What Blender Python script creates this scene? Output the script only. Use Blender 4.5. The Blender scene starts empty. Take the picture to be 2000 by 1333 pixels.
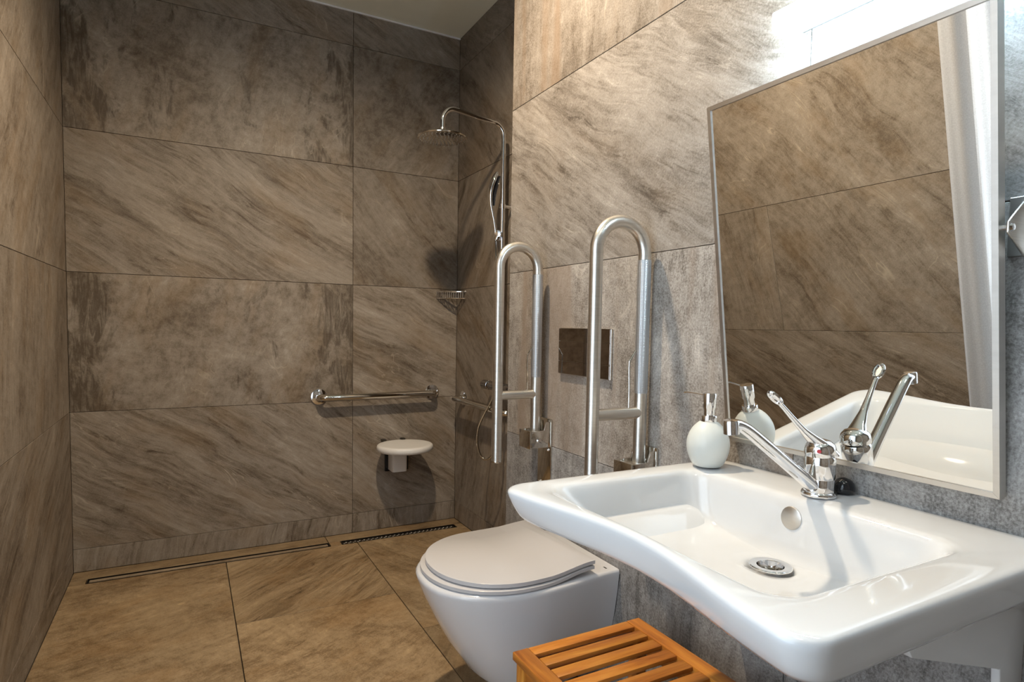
import bpy, bmesh, math, random
from mathutils import Vector, Matrix
C = bpy.context.scene.collection
SC = bpy.context.scene
PI = math.pi

# ------------------------------------------------------------------ camera
def cam_axes(yaw, pitch, roll):
    cy, sy, cp, sp, cr, sr = math.cos(yaw), math.sin(yaw), math.cos(pitch), math.sin(pitch), math.cos(roll), math.sin(roll)
    f = Vector((-sy*cp, cy*cp, sp)); r = Vector((cy, sy, 0)); u = r.cross(f)
    return cr*r + sr*u, -sr*r + cr*u, f
cam = bpy.data.cameras.new('camera'); co = bpy.data.objects.new('camera', cam); C.objects.link(co)
r_, u_, f_ = cam_axes(-0.4929, -0.0569, 0.0174)
m = Matrix((r_, u_, -f_)).transposed().to_4x4(); m.translation = (0.6501, -3.1499, 1.1049)
co.matrix_world = m
cam.sensor_fit = 'HORIZONTAL'; cam.sensor_width = 36.0
cam.lens = 36.0*1179.8492/2000
cam.shift_y = (704.29-666.5)/2000
cam.clip_start = 0.02
SC.camera = co
# ------------------------------------------------------------------ world, exposure, light
w = bpy.data.worlds.new('world'); SC.world = w; w.use_nodes = True
w.node_tree.nodes['Background'].inputs[0].default_value = (0.75, 0.87, 1.0, 1)
w.node_tree.nodes['Background'].inputs[1].default_value = 1.0
SC.view_settings.view_transform = 'Standard'
SC.view_settings.look = 'None'
SC.view_settings.gamma = 1
SC.view_settings.exposure = 0.0
try: SC.view_settings.use_curve_mapping = False
except Exception: pass
SC.cycles.use_denoising = True
SC.cycles.max_bounces = 7; SC.cycles.diffuse_bounces = 3; SC.cycles.glossy_bounces = 5; SC.cycles.transmission_bounces = 4; SC.cycles.transparent_max_bounces = 6
SC.cycles.use_adaptive_sampling = True; SC.cycles.adaptive_threshold = 0.03
SC.cycles.caustics_refractive = False
SC.cycles.sample_clamp_indirect = 6

def lamp(name, kind, loc, power, color, size=0.1, direction=(0, 0, -1), **kw):
    d = bpy.data.lights.new(name, kind); d.energy = power; d.color = color
    if kind == 'AREA': d.shape = 'DISK' if 'size_y' not in kw else 'RECTANGLE'; d.size = size
    if kind == 'SPOT': d.shadow_soft_size = size
    for k, v in kw.items(): setattr(d, k, v)
    o = bpy.data.objects.new(name, d); C.objects.link(o); o.location = loc
    o.rotation_euler = Vector(direction).to_track_quat('-Z', 'Y').to_euler()
    return o
WARM = (1.0, 0.82, 0.60)
lamp('ceiling_downlight', 'SPOT', (1.12, -1.56, 2.64), 142, WARM, 0.042, (0, 0.04, -1), spot_size=math.radians(166), spot_blend=0.80)
lamp('camera_side_fill', 'SPOT', (0.95, -3.0, 2.64), 14, (1.0, 0.93, 0.84), 0.12, (0, 0, -1), spot_size=math.radians(150), spot_blend=0.8)  # unseen fill spot added on the camera side of the room
# daylight through the glazed opening behind the sheer curtain
lamp('daylight', 'AREA', (-0.12, -2.75, 1.25), 165, (0.68, 0.84, 1.0), 1.1, (1, 0, -0.05), size_y=2.1)

# ------------------------------------------------------------------ node helpers
def new_mat(name):
    mt = bpy.data.materials.new(name); mt.use_nodes = True
    nt = mt.node_tree; b = nt.nodes['Principled BSDF']
    return mt, nt, b
def N(nt, typ, **kw):
    n = nt.nodes.new(typ)
    for k, v in kw.items():
        if k.startswith('i_'):
            key = k[2:]
            n.inputs[int(key) if key.isdigit() else key].default_value = v
        else: setattr(n, k, v)
    return n
def math_(nt, op, a, b=None, c=None, clamp=False):
    n = nt.nodes.new('ShaderNodeMath'); n.operation = op; n.use_clamp = clamp
    for i, v in enumerate((a, b, c)):
        if v is None: continue
        if isinstance(v, (int, float)): n.inputs[i].default_value = v
        else: nt.links.new(v, n.inputs[i])
    return n.outputs[0]
def ramp(nt, fac, stops):
    n = nt.nodes.new('ShaderNodeValToRGB'); cr = n.color_ramp
    while len(cr.elements) < len(stops): cr.elements.new(0.5)
    for e, (p, c) in zip(cr.elements, stops): e.position = p; e.color = (*c, 1)
    nt.links.new(fac, n.inputs[0]); return n.outputs[0]
def mixc(nt, fac, a, b, mode='MIX'):
    n = nt.nodes.new('ShaderNodeMix'); n.data_type = 'RGBA'; n.blend_type = mode
    if isinstance(fac, (int, float)): n.inputs[0].default_value = fac
    else: nt.links.new(fac, n.inputs[0])
    for i, v in ((6, a), (7, b)):
        if isinstance(v, tuple): n.inputs[i].default_value = (*v, 1)
        else: nt.links.new(v, n.inputs[i])
    return n.outputs[2]
def plain(name, col, rough=0.5, metal=0.0, spec=0.5, bump=None, coat=0.0, noise_amt=0.06):
    mt, nt, b = new_mat(name)
    b.inputs['Roughness'].default_value = rough; b.inputs['Metallic'].default_value = metal
    b.inputs['Specular IOR Level'].default_value = spec; b.inputs['Coat Weight'].default_value = coat
    tc = N(nt, 'ShaderNodeTexCoord'); nz = N(nt, 'ShaderNodeTexNoise', i_Scale=9.0, i_Detail=4.0)
    nt.links.new(tc.outputs['Object'], nz.inputs['Vector'])
    c = ramp(nt, nz.outputs[0], [(0.3, tuple(x*(1-noise_amt) for x in col)), (0.7, tuple(min(1, x*(1+noise_amt)) for x in col))])
    nt.links.new(c, b.inputs['Base Color'])
    if bump:
        n2 = N(nt, 'ShaderNodeTexNoise', i_Scale=bump[0], i_Detail=3.0); nt.links.new(tc.outputs['Object'], n2.inputs['Vector'])
        bp = N(nt, 'ShaderNodeBump', i_Strength=bump[1], i_Distance=bump[2]); nt.links.new(n2.outputs[0], bp.inputs['Height'])
        nt.links.new(bp.outputs[0], b.inputs['Normal'])
    return mt

def stone_material():
    mt, nt, b = new_mat('slate_stone')
    L = nt.links.new
    tc = N(nt, 'ShaderNodeTexCoord')
    def attr(n): 
        a = N(nt, 'ShaderNodeAttribute', attribute_type='OBJECT', attribute_name=n); return a.outputs['Fac']
    seed = attr('seed'); ang = attr('streak_angle'); mott = attr('mottle'); tone = attr('tone'); patch = attr('patch'); warm = attr('warmth'); grain = attr('grain'); cool = attr('band'); grey = attr('greyness')
    rot = N(nt, 'ShaderNodeVectorRotate', rotation_type='Z_AXIS'); L(tc.outputs['Object'], rot.inputs['Vector']); L(ang, rot.inputs['Angle'])
    sv = N(nt, 'ShaderNodeCombineXYZ'); L(seed, sv.inputs[0]); L(math_(nt, 'MULTIPLY', seed, 1.7), sv.inputs[1]); L(math_(nt, 'MULTIPLY', seed, 0.61), sv.inputs[2])
    # gentle warp so streaks wander
    wn = N(nt, 'ShaderNodeTexNoise', noise_dimensions='2D', i_Scale=2.2, i_Detail=2.0); 
    a0 = N(nt, 'ShaderNodeVectorMath', operation='ADD'); L(tc.outputs['Object'], a0.inputs[0]); L(sv.outputs[0], a0.inputs[1]); L(a0.outputs[0], wn.inputs['Vector'])
    wsub = N(nt, 'ShaderNodeVectorMath', operation='SUBTRACT'); L(wn.outputs['Color'], wsub.inputs[0]); wsub.inputs[1].default_value = (0.5, 0.5, 0.5)
    wsc = N(nt, 'ShaderNodeVectorMath', operation='SCALE'); L(wsub.outputs[0], wsc.inputs[0]); wsc.inputs['Scale'].default_value = 0.085
    a1 = N(nt, 'ShaderNodeVectorMath', operation='ADD'); L(rot.outputs[0], a1.inputs[0]); L(wsc.outputs[0], a1.inputs[1])
    a2 = N(nt, 'ShaderNodeVectorMath', operation='ADD'); L(a1.outputs[0], a2.inputs[0]); L(sv.outputs[0], a2.inputs[1])
    def aniso(sx, sy, src=a2):
        mp = N(nt, 'ShaderNodeMapping'); mp.inputs['Scale'].default_value = (sx, sy, 1); L(src.outputs[0], mp.inputs['Vector']); return mp.outputs[0]
    def noise(vec, sc, det, rough=0.6, dist=0.0):
        n = N(nt, 'ShaderNodeTexNoise', noise_dimensions='2D', i_Scale=sc, i_Detail=det, i_Roughness=rough, i_Distortion=dist); L(vec, n.inputs['Vector']); return n.outputs[0]
    s_big = noise(aniso(1.0, 5.5), 1.4, 7, 0.68, 0.35)
    s_fine = noise(aniso(3.0, 26.0), 2.2, 5, 0.7, 0.5)
    blot = noise(a2.outputs[0], 3.2, 7, 0.66, 0.3)
    iso = noise(a2.outputs[0], 26, 4, 0.72)
    gr_iso = noise(a2.outputs[0], 190, 3, 0.75)
    # streaked body versus mottled body
    st = math_(nt, 'ADD', math_(nt, 'MULTIPLY', s_big, 0.62), math_(nt, 'MULTIPLY', s_fine, 0.38))
    mo = math_(nt, 'ADD', math_(nt, 'MULTIPLY', blot, 0.68), math_(nt, 'MULTIPLY', iso, 0.32))
    body = math_(nt, 'ADD', math_(nt, 'MULTIPLY', st, math_(nt, 'SUBTRACT', 1.0, mott)), math_(nt, 'MULTIPLY', mo, mott))
    gsp = math_(nt, 'MULTIPLY', math_(nt, 'SUBTRACT', gr_iso, 0.5), math_(nt, 'ADD', 0.10, math_(nt, 'MULTIPLY', grain, 0.26)))
    gsp2 = math_(nt, 'MULTIPLY', math_(nt, 'SUBTRACT', iso, 0.5), math_(nt, 'ADD', 0.10, math_(nt, 'MULTIPLY', grain, 0.03)))
    body = math_(nt, 'ADD', body, math_(nt, 'ADD', gsp, gsp2))
    crk = noise(aniso(2.0, 11.0), 2.3, 8, 0.75, 0.5)
    crkm = math_(nt, 'MULTIPLY', ramp(nt, crk, [(0.33, (1, 1, 1)), (0.45, (0, 0, 0))]), ramp(nt, s_big, [(0.40, (1, 1, 1)), (0.60, (0.12, 0.12, 0.12))]))
    hil = ramp(nt, crk, [(0.58, (0, 0, 0)), (0.70, (1, 1, 1))])
    sk = math_(nt, 'MULTIPLY', math_(nt, 'SUBTRACT', math_(nt, 'MULTIPLY', hil, 0.09), math_(nt, 'MULTIPLY', crkm, 0.16)), math_(nt, 'SUBTRACT', 1.0, math_(nt, 'MULTIPLY', mott, 0.85)))
    body = math_(nt, 'ADD', math_(nt, 'ADD', math_(nt, 'MULTIPLY', math_(nt, 'SUBTRACT', body, 0.5), 0.92), 0.5), sk)
    col = ramp(nt, body, [(0.30, (0.085, 0.062, 0.042)), (0.42, (0.170, 0.135, 0.102)), (0.50, (0.245, 0.205, 0.165)), (0.60, (0.315, 0.270, 0.225)), (0.74, (0.46, 0.41, 0.35))])
    # rusty areas
    rust = noise(aniso(1.3, 3.0), 1.9, 4, 0.6)
    rf = math_(nt, 'MULTIPLY', math_(nt, 'MULTIPLY', ramp(nt, rust, [(0.50, (0, 0, 0)), (0.68, (1, 1, 1))]), 0.26), math_(nt, 'SUBTRACT', 1.0, grey))
    col = mixc(nt, rf, col, (0.235, 0.150, 0.072), 'MIX')
    # dark flaked patches towards the ends of some tiles
    sx = N(nt, 'ShaderNodeSeparateXYZ'); L(tc.outputs['Object'], sx.inputs[0])
    ex = math_(nt, 'POWER', math_(nt, 'DIVIDE', math_(nt, 'ABSOLUTE', sx.outputs[0]), 0.6), 2.2)
    pn_v = N(nt, 'ShaderNodeMapping'); pn_v.inputs['Scale'].default_value = (2.0, 1.0, 1); L(a0.outputs[0], pn_v.inputs['Vector'])
    pn = noise(pn_v.outputs[0], 3.6, 8, 0.66, 0.4)
    pm = math_(nt, 'ADD', math_(nt, 'MULTIPLY', ex, 0.26), math_(nt, 'ADD', math_(nt, 'MULTIPLY', math_(nt, 'SUBTRACT', pn, 0.5), 1.15), 0.47))
    pmask = math_(nt, 'MULTIPLY', ramp(nt, pm, [(0.60, (0, 0, 0)), (0.70, (1, 1, 1))]), patch)
    vgr_v = N(nt, 'ShaderNodeMapping'); vgr_v.inputs['Scale'].default_value = (34.0, 5.0, 1); L(a0.outputs[0], vgr_v.inputs['Vector'])
    vgr = noise(vgr_v.outputs[0], 1.6, 4, 0.7, 0.6)
    pm2 = math_(nt, 'MULTIPLY', pmask, ramp(nt, vgr, [(0.36, (0.25, 0.25, 0.25)), (0.58, (1, 1, 1))]))
    col = mixc(nt, math_(nt, 'MULTIPLY', pm2, 0.80), col, (0.070, 0.050, 0.032), 'MIX')
    # pale thin veins along the cleft
    vein = noise(aniso(0.8, 3.2), 2.4, 4, 0.55, 0.8)
    vd = math_(nt, 'ABSOLUTE', math_(nt, 'SUBTRACT', vein, 0.5))
    vm = math_(nt, 'MULTIPLY', ramp(nt, vd, [(0.0, (1, 1, 1)), (0.012, (0, 0, 0))]), ramp(nt, blot, [(0.5, (0, 0, 0)), (0.66, (0.55, 0.55, 0.55))]))
    col = mixc(nt, vm, col, (0.50, 0.43, 0.34), 'MIX')
    # rusty vertical bands on the paler wall tiles
    bnd_v = N(nt, 'ShaderNodeMapping'); bnd_v.inputs['Scale'].default_value = (7.5, 0.35, 1); L(a0.outputs[0], bnd_v.inputs['Vector'])
    bnd = noise(bnd_v.outputs[0], 1.0, 3, 0.55, 0.3)
    bm_ = math_(nt, 'MULTIPLY', ramp(nt, bnd, [(0.50, (0, 0, 0)), (0.64, (1, 1, 1))]), cool)
    col = mixc(nt, math_(nt, 'MULTIPLY', bm_, 0.62), col, (0.235, 0.150, 0.085), 'MIX')
    # tone and warmth of the tile
    tn = N(nt, 'ShaderNodeVectorMath', operation='SCALE'); L(col, tn.inputs[0]); L(tone, tn.inputs['Scale'])
    fin0 = mixc(nt, warm, tn.outputs[0], (1.0, 0.80, 0.50), 'MULTIPLY')
    bwn = N(nt, 'ShaderNodeRGBToBW'); L(fin0, bwn.inputs[0]); gc = N(nt, 'ShaderNodeCombineColor'); [L(bwn.outputs[0], gc.inputs[i]) for i in range(3)]
    fin = mixc(nt, grey, fin0, gc.outputs[0], 'MIX')
    L(fin, b.inputs['Base Color'])
    b.inputs['Specular IOR Level'].default_value = 0.35
    rr = N(nt, 'ShaderNodeMapRange'); L(blot, rr.inputs[0]); rr.inputs[3].default_value = 0.42; rr.inputs[4].default_value = 0.68; L(rr.outputs[0], b.inputs['Roughness'])
    h = math_(nt, 'ADD', math_(nt, 'MULTIPLY', iso, 0.45), math_(nt, 'MULTIPLY', crk, math_(nt, 'SUBTRACT', 0.75, math_(nt, 'MULTIPLY', mott, 0.55))))
    bp = N(nt, 'ShaderNodeBump', i_Strength=0.38, i_Distance=0.004); L(h, bp.inputs['Height']); L(bp.outputs[0], b.inputs['Normal'])
    return mt

M = {}
M['stone'] = stone_material()
M['grout'] = plain('dark_grout', (0.075, 0.060, 0.046), 0.9)
M['ceil'] = plain('ceiling_paint', (0.84, 0.83, 0.70), 0.28, spec=0.4, noise_amt=0.02)
M['ceramic'] = plain('white_ceramic', (0.72, 0.735, 0.75), 0.07, coat=0.5, noise_amt=0.004)
M['wc'] = plain('toilet_ceramic', (0.66, 0.66, 0.68), 0.12, coat=0.3, noise_amt=0.004)
M['seat_pl'] = plain('seat_plastic', (0.58, 0.56, 0.56), 0.18, noise_amt=0.004)
M['plastic'] = plain('white_plastic', (0.74, 0.72, 0.70), 0.45, noise_amt=0.02)
M['bottle'] = plain('matte_ceramic', (0.68, 0.71, 0.685), 0.38, noise_amt=0.01)
M['chrome'] = plain('chrome', (0.82, 0.82, 0.83), 0.045, 1.0, noise_amt=0.01)
M['smoked_chrome'] = plain('smoked_chrome', (0.34, 0.33, 0.34), 0.08, 1.0, noise_amt=0.01)
M['steel_polished'] = plain('polished_steel', (0.66, 0.63, 0.58), 0.09, 1.0, noise_amt=0.02)
M['dark_metal'] = plain('dark_metal', (0.10, 0.09, 0.08), 0.35, 1.0)
M['black'] = plain('black_gloss', (0.012, 0.013, 0.016), 0.12)
M['flush'] = plain('smoked_glass_plate', (0.30, 0.26, 0.23), 0.03, 1.0, noise_amt=0.01)
M['red'] = plain('red_mark', (0.5, 0.02, 0.03), 0.3)
M['cloth'] = plain('pale_cotton', (0.70, 0.66, 0.66), 0.9, bump=(300, 0.3, 0.001))
M['white_paint'] = plain('white_frame', (0.8, 0.8, 0.8), 0.4)

def brushed(name, col, rough, sc=(1, 1, 60), amt=0.10):
    mt, nt, b = new_mat(name); b.inputs['Metallic'].default_value = 1.0
    tc = N(nt, 'ShaderNodeTexCoord'); mp = N(nt, 'ShaderNodeMapping'); mp.inputs['Scale'].default_value = sc
    nt.links.new(tc.outputs['Object'], mp.inputs['Vector'])
    nz = N(nt, 'ShaderNodeTexNoise', i_Scale=8.0, i_Detail=6.0, i_Roughness=0.7); nt.links.new(mp.outputs[0], nz.inputs['Vector'])
    c = ramp(nt, nz.outputs[0], [(0.3, tuple(x*(1-amt) for x in col)), (0.7, tuple(x*(1+amt) for x in col))]); nt.links.new(c, b.inputs['Base Color'])
    rr = N(nt, 'ShaderNodeMapRange'); nt.links.new(nz.outputs[0], rr.inputs[0]); rr.inputs[3].default_value = rough*0.8; rr.inputs[4].default_value = rough*1.25
    nt.links.new(rr.outputs[0], b.inputs['Roughness'])
    return mt
M['steel'] = brushed('brushed_steel', (0.70, 0.67, 0.62), 0.31)
M['alu'] = brushed('brushed_aluminium', (0.62, 0.59, 0.55), 0.36, (1, 1, 12), 0.05)

def knurl():
    mt, nt, b = new_mat('knurled_steel'); b.inputs['Metallic'].default_value = 0.85; b.inputs['Roughness'].default_value = 0.42
    tc = N(nt, 'ShaderNodeTexCoord')
    w1 = N(nt, 'ShaderNodeTexWave', i_Scale=90.0); w1.bands_direction = 'Z'; nt.links.new(tc.outputs['Object'], w1.inputs['Vector'])
    w2 = N(nt, 'ShaderNodeTexWave', i_Scale=70.0); w2.bands_direction = 'Y'; nt.links.new(tc.outputs['Object'], w2.inputs['Vector'])
    s = math_(nt, 'MULTIPLY', w1.outputs['Fac'], w2.outputs['Fac'])
    c = ramp(nt, s, [(0.0, (0.42, 0.43, 0.44)), (0.8, (0.72, 0.73, 0.75))]); nt.links.new(c, b.inputs['Base Color'])
    bp = N(nt, 'ShaderNodeBump', i_Strength=0.5, i_Distance=0.001); nt.links.new(s, bp.inputs['Height']); nt.links.new(bp.outputs[0], b.inputs['Normal'])
    return mt
M['knurl'] = knurl()

def wood():
    mt, nt, b = new_mat('oiled_wood')
    tc = N(nt, 'ShaderNodeTexCoord'); mp = N(nt, 'ShaderNodeMapping'); mp.inputs['Scale'].default_value = (2.5, 26, 26)
    oi = N(nt, 'ShaderNodeObjectInfo'); ad = N(nt, 'ShaderNodeVectorMath', operation='ADD'); nt.links.new(tc.outputs['Object'], ad.inputs[0])
    cx = N(nt, 'ShaderNodeCombineXYZ'); nt.links.new(math_(nt, 'MULTIPLY', oi.outputs['Random'], 13.0), cx.inputs[0]); nt.links.new(math_(nt, 'MULTIPLY', oi.outputs['Random'], 7.0), cx.inputs[2]); nt.links.new(cx.outputs[0], ad.inputs[1])
    nt.links.new(ad.outputs[0], mp.inputs['Vector'])
    nz = N(nt, 'ShaderNodeTexNoise', i_Scale=1.6, i_Detail=8.0, i_Roughness=0.62, i_Distortion=0.4); nt.links.new(mp.outputs[0], nz.inputs['Vector'])
    c = ramp(nt, nz.outputs[0], [(0.30, (0.28, 0.080, 0.012)), (0.5, (0.52, 0.185, 0.026)), (0.7, (0.68, 0.30, 0.05))])
    tn = math_(nt, 'ADD', 0.82, math_(nt, 'MULTIPLY', oi.outputs['Random'], 0.36))
    sc = N(nt, 'ShaderNodeVectorMath', operation='SCALE'); nt.links.new(c, sc.inputs[0]); nt.links.new(tn, sc.inputs['Scale'])
    nt.links.new(sc.outputs[0], b.inputs['Base Color']); b.inputs['Roughness'].default_value = 0.36
    bp = N(nt, 'ShaderNodeBump', i_Strength=0.15, i_Distance=0.001); nt.links.new(nz.outputs[0], bp.inputs['Height']); nt.links.new(bp.outputs[0], b.inputs['Normal'])
    return mt
M['wood'] = wood()

def sheer():
    mt, nt, b = new_mat('sheer_fabric')
    out = nt.nodes['Material Output']; nt.nodes.remove(b)
    tc = N(nt, 'ShaderNodeTexCoord'); wv = N(nt, 'ShaderNodeTexNoise', i_Scale=260.0, i_Detail=2.0); nt.links.new(tc.outputs['Object'], wv.inputs['Vector'])
    c = ramp(nt, wv.outputs[0], [(0.3, (0.47, 0.45, 0.435)), (0.7, (0.55, 0.53, 0.515))])
    df = N(nt, 'ShaderNodeBsdfDiffuse'); tl = N(nt, 'ShaderNodeBsdfTranslucent'); tr = N(nt, 'ShaderNodeBsdfTransparent')
    nt.links.new(c, df.inputs[0]); nt.links.new(c, tl.inputs[0])
    m1 = N(nt, 'ShaderNodeMixShader', i_0=0.22); nt.links.new(df.outputs[0], m1.inputs[1]); nt.links.new(tl.outputs[0], m1.inputs[2])
    m2 = N(nt, 'ShaderNodeMixShader', i_0=0.08); nt.links.new(m1.outputs[0], m2.inputs[1]); nt.links.new(tr.outputs[0], m2.inputs[2])
    nt.links.new(m2.outputs[0], out.inputs[0]); return mt
M['sheer'] = sheer()

def glass():
    mt, nt, b = new_mat('window_glass'); out = nt.nodes['Material Output']; nt.nodes.remove(b)
    tr = N(nt, 'ShaderNodeBsdfTransparent'); gl = N(nt, 'ShaderNodeBsdfGlossy', i_Roughness=0.02)
    ms = N(nt, 'ShaderNodeMixShader', i_0=0.06); nt.links.new(tr.outputs[0], ms.inputs[1]); nt.links.new(gl.outputs[0], ms.inputs[2]); nt.links.new(ms.outputs[0], out.inputs[0])
    return mt
M['glass'] = glass()
def mirror_mat():
    mt, nt, b = new_mat('mirror_silver'); b.inputs['Metallic'].default_value = 1; b.inputs['Roughness'].default_value = 0.0
    b.inputs['Base Color'].default_value = (0.90, 0.91, 0.90, 1); return mt
M['mirror'] = mirror_mat()
def emis(name, col, st):
    mt, nt, b = new_mat(name); b.inputs['Base Color'].default_value = (0.9, 0.9, 0.9, 1)
    b.inputs['Emission Color'].default_value = (*col, 1); b.inputs['Emission Strength'].default_value = st; return mt
M['lamp'] = emis('lamp_diffuser', (0.62, 0.84, 1.0), 90)

# ------------------------------------------------------------------ mesh helpers
def bx(bm, x0, x1, y0, y1, z0, z1, bevel=0.0, segs=2):
    vs = [bm.verts.new(p) for p in ((x0,y0,z0),(x1,y0,z0),(x1,y1,z0),(x0,y1,z0),(x0,y0,z1),(x1,y0,z1),(x1,y1,z1),(x0,y1,z1))]
    fs = [bm.faces.new([vs[i] for i in f]) for f in ((0,3,2,1),(4,5,6,7),(0,1,5,4),(1,2,6,5),(2,3,7,6),(3,0,4,7))]
    if bevel > 0:
        es = list({e for f in fs for e in f.edges})
        bmesh.ops.bevel(bm, geom=es, offset=bevel, segments=segs, profile=0.5, affect='EDGES')
    return bm
def ring_faces(bm, rings, close=True, cap0=True, cap1=True):
    n = len(rings[0])
    for a, b in zip(rings[:-1], rings[1:]):
        for i in range(n if close else n-1):
            j = (i+1) % n
            bm.faces.new((a[i], a[j], b[j], b[i]))
    if cap0: bm.faces.new(list(reversed(rings[0])))
    if cap1: bm.faces.new(rings[-1])
def smooth_path(pts, sub=8):
    P = [Vector(p) for p in pts]
    if len(P) < 3: return P
    out = []
    for i in range(len(P)-1):
        p0 = P[max(i-1, 0)]; p1 = P[i]; p2 = P[i+1]; p3 = P[min(i+2, len(P)-1)]
        for k in range(sub):
            t = k/sub
            out.append(0.5*((2*p1)+(-p0+p2)*t+(2*p0-5*p1+4*p2-p3)*t*t+(-p0+3*p1-3*p2+p3)*t**3))
    out.append(P[-1]); return out
def tube(bm, pts, r, seg=20, r2=None, side=None, caps=True):
    """sweep a circle (or ellipse: r across 'side', r2 the other way) along pts; r may be a list"""
    P = [Vector(p) for p in pts]; n = len(P)
    R = r if isinstance(r, (list, tuple)) else [r]*n
    R2 = (r2 if isinstance(r2, (list, tuple)) else [r2]*n) if r2 is not None else R
    rings = []; prev = None
    for i in range(n):
        t = (P[min(i+1, n-1)]-P[max(i-1, 0)]).normalized()
        if prev is None:
            s = Vector(side) if side else (Vector((0, 0, 1)) if abs(t.z) < 0.9 else Vector((0, 1, 0)))
        else: s = prev
        s = (s - t*s.dot(t)).normalized(); prev = s; b = t.cross(s)
        rings.append([bm.verts.new(P[i]+s*math.cos(2*PI*k/seg)*R[i]+b*math.sin(2*PI*k/seg)*R2[i]) for k in range(seg)])
    ring_faces(bm, rings, True, caps, caps)
    return bm
def lathe(bm, prof, origin=(0,0,0), axis=(0,0,1), seg=48, caps=True):
    ax = Vector(axis).normalized(); o = Vector(origin)
    s = Vector((1,0,0)) if abs(ax.x) < 0.9 else Vector((0,1,0)); s = (s-ax*s.dot(ax)).normalized(); b = ax.cross(s)
    rings = [[bm.verts.new(o+ax*h+(s*math.cos(2*PI*k/seg)+b*math.sin(2*PI*k/seg))*max(r, 1e-5)) for k in range(seg)] for r, h in prof]
    ring_faces(bm, rings, True, caps, caps); return bm
def prism(bm, poly, axis, a0, a1, bevel=0.0):
    """extrude a polygon given in the two axes other than 'axis' between a0 and a1"""
    def mk(u, v, a): return {0: (a, u, v), 1: (u, a, v), 2: (u, v, a)}[axis]
    A = [bm.verts.new(mk(u, v, a0)) for u, v in poly]; B = [bm.verts.new(mk(u, v, a1)) for u, v in poly]
    ring_faces(bm, [A, B]); bmesh.ops.recalc_face_normals(bm, faces=bm.faces)
    if bevel: bmesh.ops.bevel(bm, geom=list(bm.edges), offset=bevel, segments=2, profile=0.5, affect='EDGES')
    return bm
def wloc(o):
    v = Vector((0,0,0))
    while o is not None: v = v + o.location; o = o.parent
    return v
def obj(name, bm, mat, parent=None, smooth=True, subsurf=0, angle=35, loc=None, **props):
    bmesh.ops.recalc_face_normals(bm, faces=bm.faces)
    off = wloc(parent) if parent else Vector((0,0,0))
    if loc is not None: off = off + (Vector(loc)-off)
    if off.length > 0: bmesh.ops.translate(bm, verts=bm.verts, vec=-off)
    me = bpy.data.meshes.new(name); bm.to_mesh(me); bm.free()
    me.materials.append(M[mat] if isinstance(mat, str) else mat)
    if smooth:
        me.polygons.foreach_set('use_smooth', [True]*len(me.polygons))
        if not subsurf: me.set_sharp_from_angle(angle=math.radians(angle))
    o = bpy.data.objects.new(name, me); C.objects.link(o)
    if parent: o.parent = parent
    if loc is not None: o.location = Vector(loc)-(wloc(parent) if parent else Vector((0,0,0)))
    if subsurf:
        s = o.modifiers.new('subdivision', 'SUBSURF'); s.levels = subsurf; s.render_levels = subsurf
    for k, v in props.items(): o[k] = v
    return o
def thing(name, label, cat, loc, group=None):
    o = bpy.data.objects.new(name, None); C.objects.link(o); o.location = loc; o.empty_display_size = 0.05
    o['label'] = label; o['category'] = cat
    if group: o['group'] = group
    return o
def tag(o, label, cat, group=None):
    o['label'] = label; o['category'] = cat
    if group: o['group'] = group
    return o
def B(): return bmesh.new()

# ------------------------------------------------------------------ room
XL, XJ, XS, XR, YC, Z0, ZC = 0.2006, 1.4034, 1.9848, 1.7243, -1.1201, 0.1021, 2.6726
YF = -3.75                       # wall behind the camera
T = 0.010                        # tile thickness
def struct(name, bm, mat, parent=None, **k):
    o = obj(name, bm, mat, parent, smooth=False, **k); o['kind'] = 'structure' if parent is None else o.get('kind', ''); 
    if parent is not None and 'kind' in o: del o['kind']
    return o
floor = struct('floor', bx(B(), XL-0.02, XS+0.3, YF-0.02, 0.02, -0.10, -T), 'grout')
wall_back = struct('wall_back', bx(B(), XL-0.12, XS+0.12, T, 0.12, -0.10, ZC+0.02), 'grout')
wall_left = struct('wall_left', bx(B(), XL-0.12, XL-T, -2.06, T, -0.10, ZC+0.02), 'grout')
b = B(); bx(b, XS+T, XS+0.12, YC, T, -0.10, ZC+0.02)
wall_shower = struct('wall_shower', b, 'grout')
b = B(); bx(b, XR+T, XS+0.12, YF, YC-T, -0.10, ZC+0.02)
wall_right = struct('wall_right', b, 'grout')
wall_front = struct('wall_front', bx(B(), XL-0.12, XS+0.12, YF-0.12, YF-T, -0.10, ZC+0.02), 'grout')
wall_window = struct('wall_window', bx(B(), XL-0.12, XL-T, YF, -3.35, -0.10, ZC+0.02), 'grout')
ceiling = struct('ceiling', bx(B(), XL-0.12, XS+0.12, YF-0.12, 0.12, ZC, ZC+0.08), 'ceil')
b = B(); bx(b, XL, XS, -0.008, 0.0, ZC-0.008, ZC-0.001, 0)
struct('trim_1', b, 'white_paint')

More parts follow.
